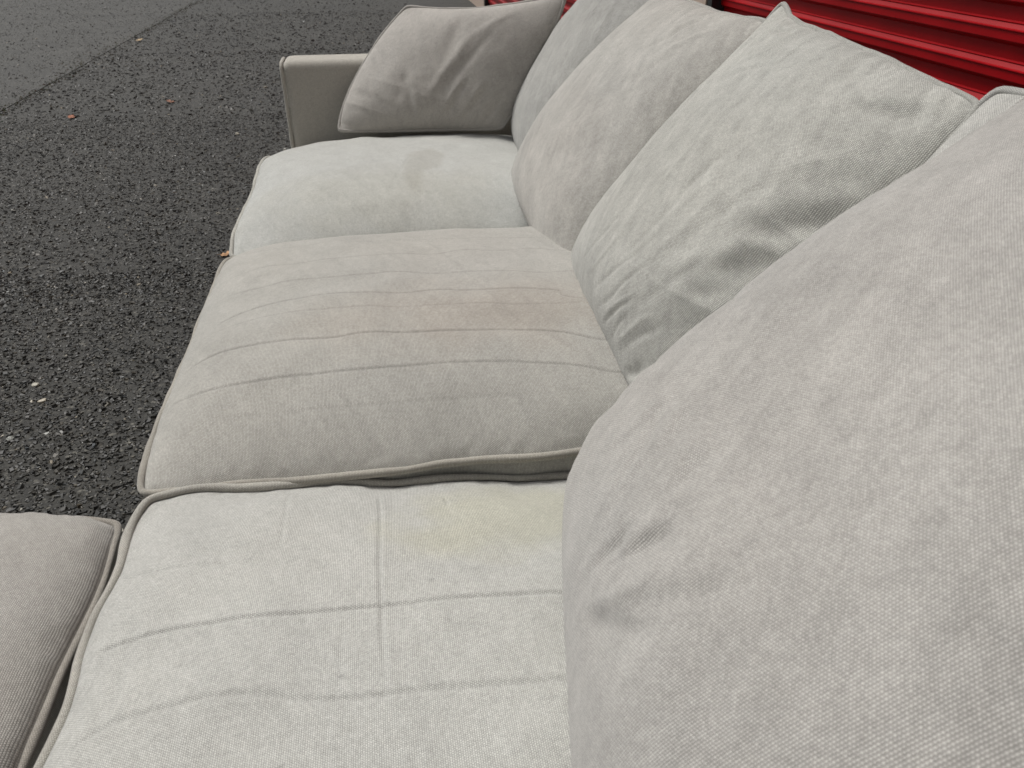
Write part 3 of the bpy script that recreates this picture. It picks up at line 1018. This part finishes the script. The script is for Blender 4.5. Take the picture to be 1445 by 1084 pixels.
def d_detail(U, V, s, t, h, tint, W, H_):
    h = h + 0.003 * smooth(0.3, 0.95, t) * ridges(U, V, 0.9, 16, 4, 711)
    b = blot(U, V, (0.02, -0.14), (0.16, 0.12), 27, 0.7, 0.6)[..., None]
    tint = tint * (1 - b * np.array([0.02, 0.035, 0.04]))
    return folds('D', U, V, h, tint)


def e_detail(U, V, s, t, h, tint, W, H_):
    h = h + 0.002 * ridges(U, V, 0.7, 20, 4, 811)
    return folds('E', U, V, h, tint)


def f_detail(U, V, s, t, h, tint, W, H_):
    h = h + 0.004 * smooth(0.2, -0.9, t) * ridges(U, V, 1.2, 15, 4, 911)
    return folds('F', U, V, h, tint)


COOL = np.array([0.98, 0.985, 1.0])
PILLOWS = {
    'A': dict(amt=0.09, corners=[(0.175, 0.625, z_(-0.515)), (0.062, 0.03, z_(-0.53)), (0.50, 0.0, z_(-0.14)), (0.56, 0.610, z_(-0.126))], thick=0.122, back=0.07, slump=0.15, seed=1,
              base=GREY * np.array([0.93, 0.905, 0.905]), detail=a_detail, n=(300, 260), prof=(2.7, 0.6, 3.0, 0.55), bow=(0.012, 0.0, 0.0, 0.02)),
    'B': dict(corners=[(0.35, 0.66, z_(-0.50)), (0.33, 0.05, z_(-0.50)), (0.58, 0.05, z_(-0.13)), (0.57, 0.67, z_(-0.14))], thick=0.07, back=0.05, seed=2,
              base=GREY * np.array([1.04, 1.04, 1.05]), n=(140, 140), bow=(-0.022, 0.0, 0.0, 0.004)),
    'C': dict(corners=[(0.292, 1.20, z_(-0.52)), (0.295, 0.74, z_(-0.53)), (0.56, 0.665, z_(-0.155)), (0.575, 1.135, z_(-0.115))], thick=0.085, back=0.05, slump=0.2, seed=3,
              base=GREY * np.array([1.0, 1.0, 0.985]), detail=c_detail, n=(300, 300), bow=(0.010, -0.03, 0.0, 0.010), top=([-1, -0.93, -0.8, -0.6, -0.3, 0.2, 0.7, 1], [0.007, 0.003, -0.005, -0.006, 0.001, 0.004, 0.0, 0.0])),
    'D': dict(corners=[(0.272, 1.715, z_(-0.515)), (0.272, 1.14, z_(-0.535)), (0.585, 1.15, z_(-0.145)), (0.585, 1.68, z_(-0.135))], thick=0.085, back=0.05, slump=0.2, seed=4,
              base=GREY * np.array([1.0, 0.98, 0.968]), detail=d_detail, n=(220, 220), bow=(0.0, 0.01, 0.0, 0.01)),
    'E': dict(corners=[(0.345, 2.08, z_(-0.51)), (0.32, 1.62, z_(-0.51)), (0.60, 1.62, z_(-0.12)), (0.60, 2.10, z_(-0.12))], thick=0.08, back=0.05, slump=0.15, seed=5,
              base=GREY * np.array([0.86, 0.86, 0.865]), detail=e_detail, n=(180, 180), bow=(0.0, 0.01, 0.0, 0.01)),
    'F': dict(amt=0.075, corners=[(-0.112, 2.07, z_(-0.487)), (0.300, 1.955, z_(-0.470)), (0.47, 2.02, z_(-0.172)), (0.088, 2.18, z_(-0.208))], thick=0.055, back=0.05, slump=0.1, seed=6,
              base=GREY * np.array([1.11, 1.065, 1.05]), detail=f_detail, n=(220, 220), facing=(-0.1, -1, 0.5), bow=(-0.03, -0.01, 0.0, 0.022)),
}
if globals().get('DEV'):
    raise SystemExit

# ------------------------------------------------------------------ sofa frame
sofa = empty('sofa', (0.2, 1.06, 0))
tag(sofa, 'long pale grey fabric sofa frame with low arms, holding the seat cushions on the asphalt', 'sofa')
so = Vector((0.2, 1.06, 0))


def sofa_part(name, bm, tint=GREY, mat=FAB, parent=sofa, smooth_=False):
    bmesh.ops.translate(bm, verts=bm.verts[:], vec=-so)
    return link(name, bm_mesh(name, bm, tint, smooth_), mat, parent)


FT = GREY * np.array([1.13, 1.085, 1.03])
sofa_part('base', box_bm(-0.262, 0.60, 0.0, 2.145, 0.09, 0.345, 0.015), FT)
sofa_part('backrest', box_bm(0.605, 0.735, -0.12, 2.268, 0.09, 0.80, 0.03, 4), FT)
for x, y in ((-0.2, 0.0), (-0.2, 2.15), (0.66, 0.0), (0.66, 2.15)):
    sofa_part('leg', box_bm(x - 0.025, x + 0.025, y - 0.025, y + 0.025, 0.0, 0.095, 0.004), GREY, WOOD)


def rounded_profile(x0, x1, z0, z1, rad, n=8):
    """outline in x-z: bottom left, rounded top left, rounded top right, bottom right"""
    pts = [(x0, z0)]
    for k in range(n + 1):
        a = math.pi - math.pi / 2 * k / n
        pts.append((x0 + rad + rad * math.cos(a), z1 - rad + rad * math.sin(a)))
    for k in range(n + 1):
        a = math.pi / 2 - math.pi / 2 * k / n
        pts.append((x1 - rad + rad * math.cos(a), z1 - rad + rad * math.sin(a)))
    pts.append((x1, z0))
    return pts


def arm(y0, y1):
    bm = box_bm(-0.238, 0.603, y0, y1, 0.09, 0.722, 0.022, 5)
    a = sofa_part('arm', bm, FT, smooth_=True)
    # a welt runs round the arm's front panel
    r_, ya, yb, zt = 0.02, y0 + 0.006, y1 - 0.006, 0.716
    pts = [(-0.2385, ya, z) for z in np.linspace(0.10, zt - r_, 60)]
    pts += [(-0.2385, ya + r_ - r_ * math.cos(q), zt - r_ + r_ * math.sin(q)) for q in np.linspace(0.1, math.pi / 2, 7)]
    pts += [(-0.2385, yb - r_ + r_ * math.sin(q), zt - r_ + r_ * math.cos(q)) for q in np.linspace(0, math.pi / 2, 8)]
    pts += [(-0.2385, yb, z) for z in np.linspace(zt - r_ - 0.01, 0.10, 60)]
    V, F, uv = tube(np.array(pts), 0.0045, closed=False, seed=int(y0 * 100) + 3)
    link('piping', np_mesh('arm_piping', V - np.array(so), F, uv, np.tile(FT * 0.98, (len(V), 1))), FAB, a)


arm(2.15, 2.265)
arm(-0.115, 0.0)
pts = np.array([(0.612, y, 0.797 + 0.002 * math.sin(y * 9)) for y in np.linspace(-0.1, 2.25, 160)])
V, F, uv = tube(pts, 0.0055, closed=False, seed=5)
link('piping', np_mesh('back_piping', V - np.array(so), F, uv, np.tile(GREY * 0.8, (len(V), 1))), FAB, sofa)

# ------------------------------------------------------------------ ottoman under the left cushion
ott = empty('ottoman', (-0.70, 0.36, 0), R(-2.5))
tag(ott, 'grey fabric ottoman base set against the front of the near seat', 'ottoman')
link('base', bm_mesh('ottoman_base', box_bm(-0.35, 0.345, -0.34, 0.34, 0.09, 0.332, 0.015), FT), FAB, ott)
for x in (-0.31, 0.31):
    for y in (-0.30, 0.30):
        link('leg', bm_mesh('ottoman_leg', box_bm(x - 0.025, x + 0.025, y - 0.025, y + 0.025, 0, 0.095, 0.004), GREY), WOOD, ott)

# ------------------------------------------------------------------ cushions
SG = 'boxed seat cushions along the sofa'
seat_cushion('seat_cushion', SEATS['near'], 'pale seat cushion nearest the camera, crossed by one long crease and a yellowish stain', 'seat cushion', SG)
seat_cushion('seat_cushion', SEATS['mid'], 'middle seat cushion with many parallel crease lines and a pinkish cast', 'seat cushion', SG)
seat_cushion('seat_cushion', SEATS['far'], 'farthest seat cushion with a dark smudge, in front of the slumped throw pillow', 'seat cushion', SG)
seat_cushion('ottoman_cushion', SEATS['ottoman'], 'darker grey cushion on the ottoman at the lower left, outside the seat front', 'ottoman cushion', None)

BG = 'loose back cushions along the sofa back'
pillow('back_cushion', PILLOWS['A'], 'largest and nearest grey cushion, leaning back on the near seat', 'cushion', BG)
pillow('back_cushion', PILLOWS['B'], 'pale cushion of which only a narrow strip shows behind the nearest large cushion', 'cushion', BG)
pillow('back_cushion', PILLOWS['C'], 'wrinkled pale cushion with a pointed upright corner, behind the middle seat', 'cushion', BG)
pillow('back_cushion', PILLOWS['D'], 'smooth piped cushion between the pointed wrinkled cushion and the farthest back cushion', 'cushion', BG)
pillow('back_cushion', PILLOWS['E'], 'farthest back cushion, darker grey, beside the slumped throw pillow', 'cushion', BG)
pillow('throw_pillow', PILLOWS['F'], 'mauve grey throw pillow slumped against the far arm with folds at its base', 'throw pillow', None)


# ------------------------------------------------------------------ leaves and pebbles on the asphalt
def oak_leaf(loc, size, rz, tint, label):
    n = 40
    th = np.linspace(0, 2 * np.pi, n, endpoint=False)
    lob = 0.30 * (1 + 0.42 * np.sin(th * 9)) * (1 - 0.35 * np.cos(th))
    x = np.cos(th) * 0.9
    y = np.sin(th) * lob * 1.5
    z = 0.10 + 0.25 * y * y + 0.12 * np.sin(x * 3)
    V = np.vstack([np.stack([x, y, z], -1), [[0, 0, 0.02]]]) * size
    F = np.array([[i, (i + 1) % n, n] for i in range(n)])
    V2 = np.vstack([V, V + [0, 0, -0.0006]])
    F2 = np.vstack([F, F[:, ::-1] + n + 1])
    root = empty('leaf', loc, rz)
    tag(root, label, 'leaf', 'dry leaves on the asphalt')
    link('blade', np_mesh('blade', V2, F2, V2[:, :2], np.tile(tint, (len(V2), 1))), LEAF, root)
    st = np.array([(-1.35 * size, 0.02 * size, 0.12 * size), (-0.9 * size, 0, 0.14 * size), (0.0, 0.0, 0.06 * size), (0.7 * size, 0, 0.11 * size)])
    Vs_, Fs_, us_ = tube(resample(st, 6), 0.03 * size, 6, False)
    link('stalk', np_mesh('stalk', Vs_, Fs_, us_, np.tile(np.array(tint) * 0.7, (len(Vs_), 1))), LEAF, root)


def pebble(loc, size, seed, tint, label):
    bm = bmesh.new()
    bmesh.ops.create_icosphere(bm, subdivisions=2, radius=1)
    rr = random.Random(seed)
    ph = [rr.uniform(0, 6) for _ in range(4)]
    for v in bm.verts:
        c = v.co
        k = 1 + 0.16 * math.sin(c.x * 3 + ph[0]) + 0.14 * math.sin(c.y * 4 + ph[1]) + 0.10 * math.sin(c.z * 5 + ph[2])
        v.co = Vector((c.x * k * 1.25, c.y * k * 0.85, c.z * k * 0.55)) * size
    bm.normal_update()
    o = link('pebble', bm_mesh('pebble', bm, np.array(tint), False), STONE)
    o.location = (loc[0], loc[1], size * 0.35)
    o.rotation_euler = (0, 0, ph[3])
    tag(o, label, 'pebble', 'pale pebbles loose on the asphalt')
#LITTER-BEGIN
oak_leaf((-0.575, 2.70, 0.006), 0.030, 0.3, (0.42, 0.25, 0.14), 'tan dry leaf on the asphalt by the gap between middle and far seats')
oak_leaf((-1.80, 5.05, 0.006), 0.034, 1.9, (0.30, 0.13, 0.08), 'reddish brown leaf on the dark asphalt at the far left')
oak_leaf((-1.316, 5.40, 0.006), 0.036, 2.6, (0.25, 0.13, 0.09), 'dull brown leaf on the asphalt left of the far sofa arm')
oak_leaf((-2.15, 8.25, 0.010), 0.045, 0.9, (0.55, 0.42, 0.27), 'pale leaf near the pavement joint, far off at the top left')
pebble((-0.94, 1.868, 0), 0.0085, 1, (0.34, 0.32, 0.26), 'pale oval pebble, upper of two close together on the asphalt')
pebble((-0.897, 1.786, 0), 0.0075, 2, (0.36, 0.32, 0.25), 'small cream pebble just below another pale pebble')
pebble((-0.914, 1.626, 0), 0.007, 3, (0.28, 0.285, 0.26), 'greyish pebble on the asphalt above the ottoman cushion at the left edge')
pebble((-0.781, 4.487, 0), 0.011, 4, (0.38, 0.35, 0.28), 'pale pebble on the asphalt just left of the far sofa arm')
#LITTER-END
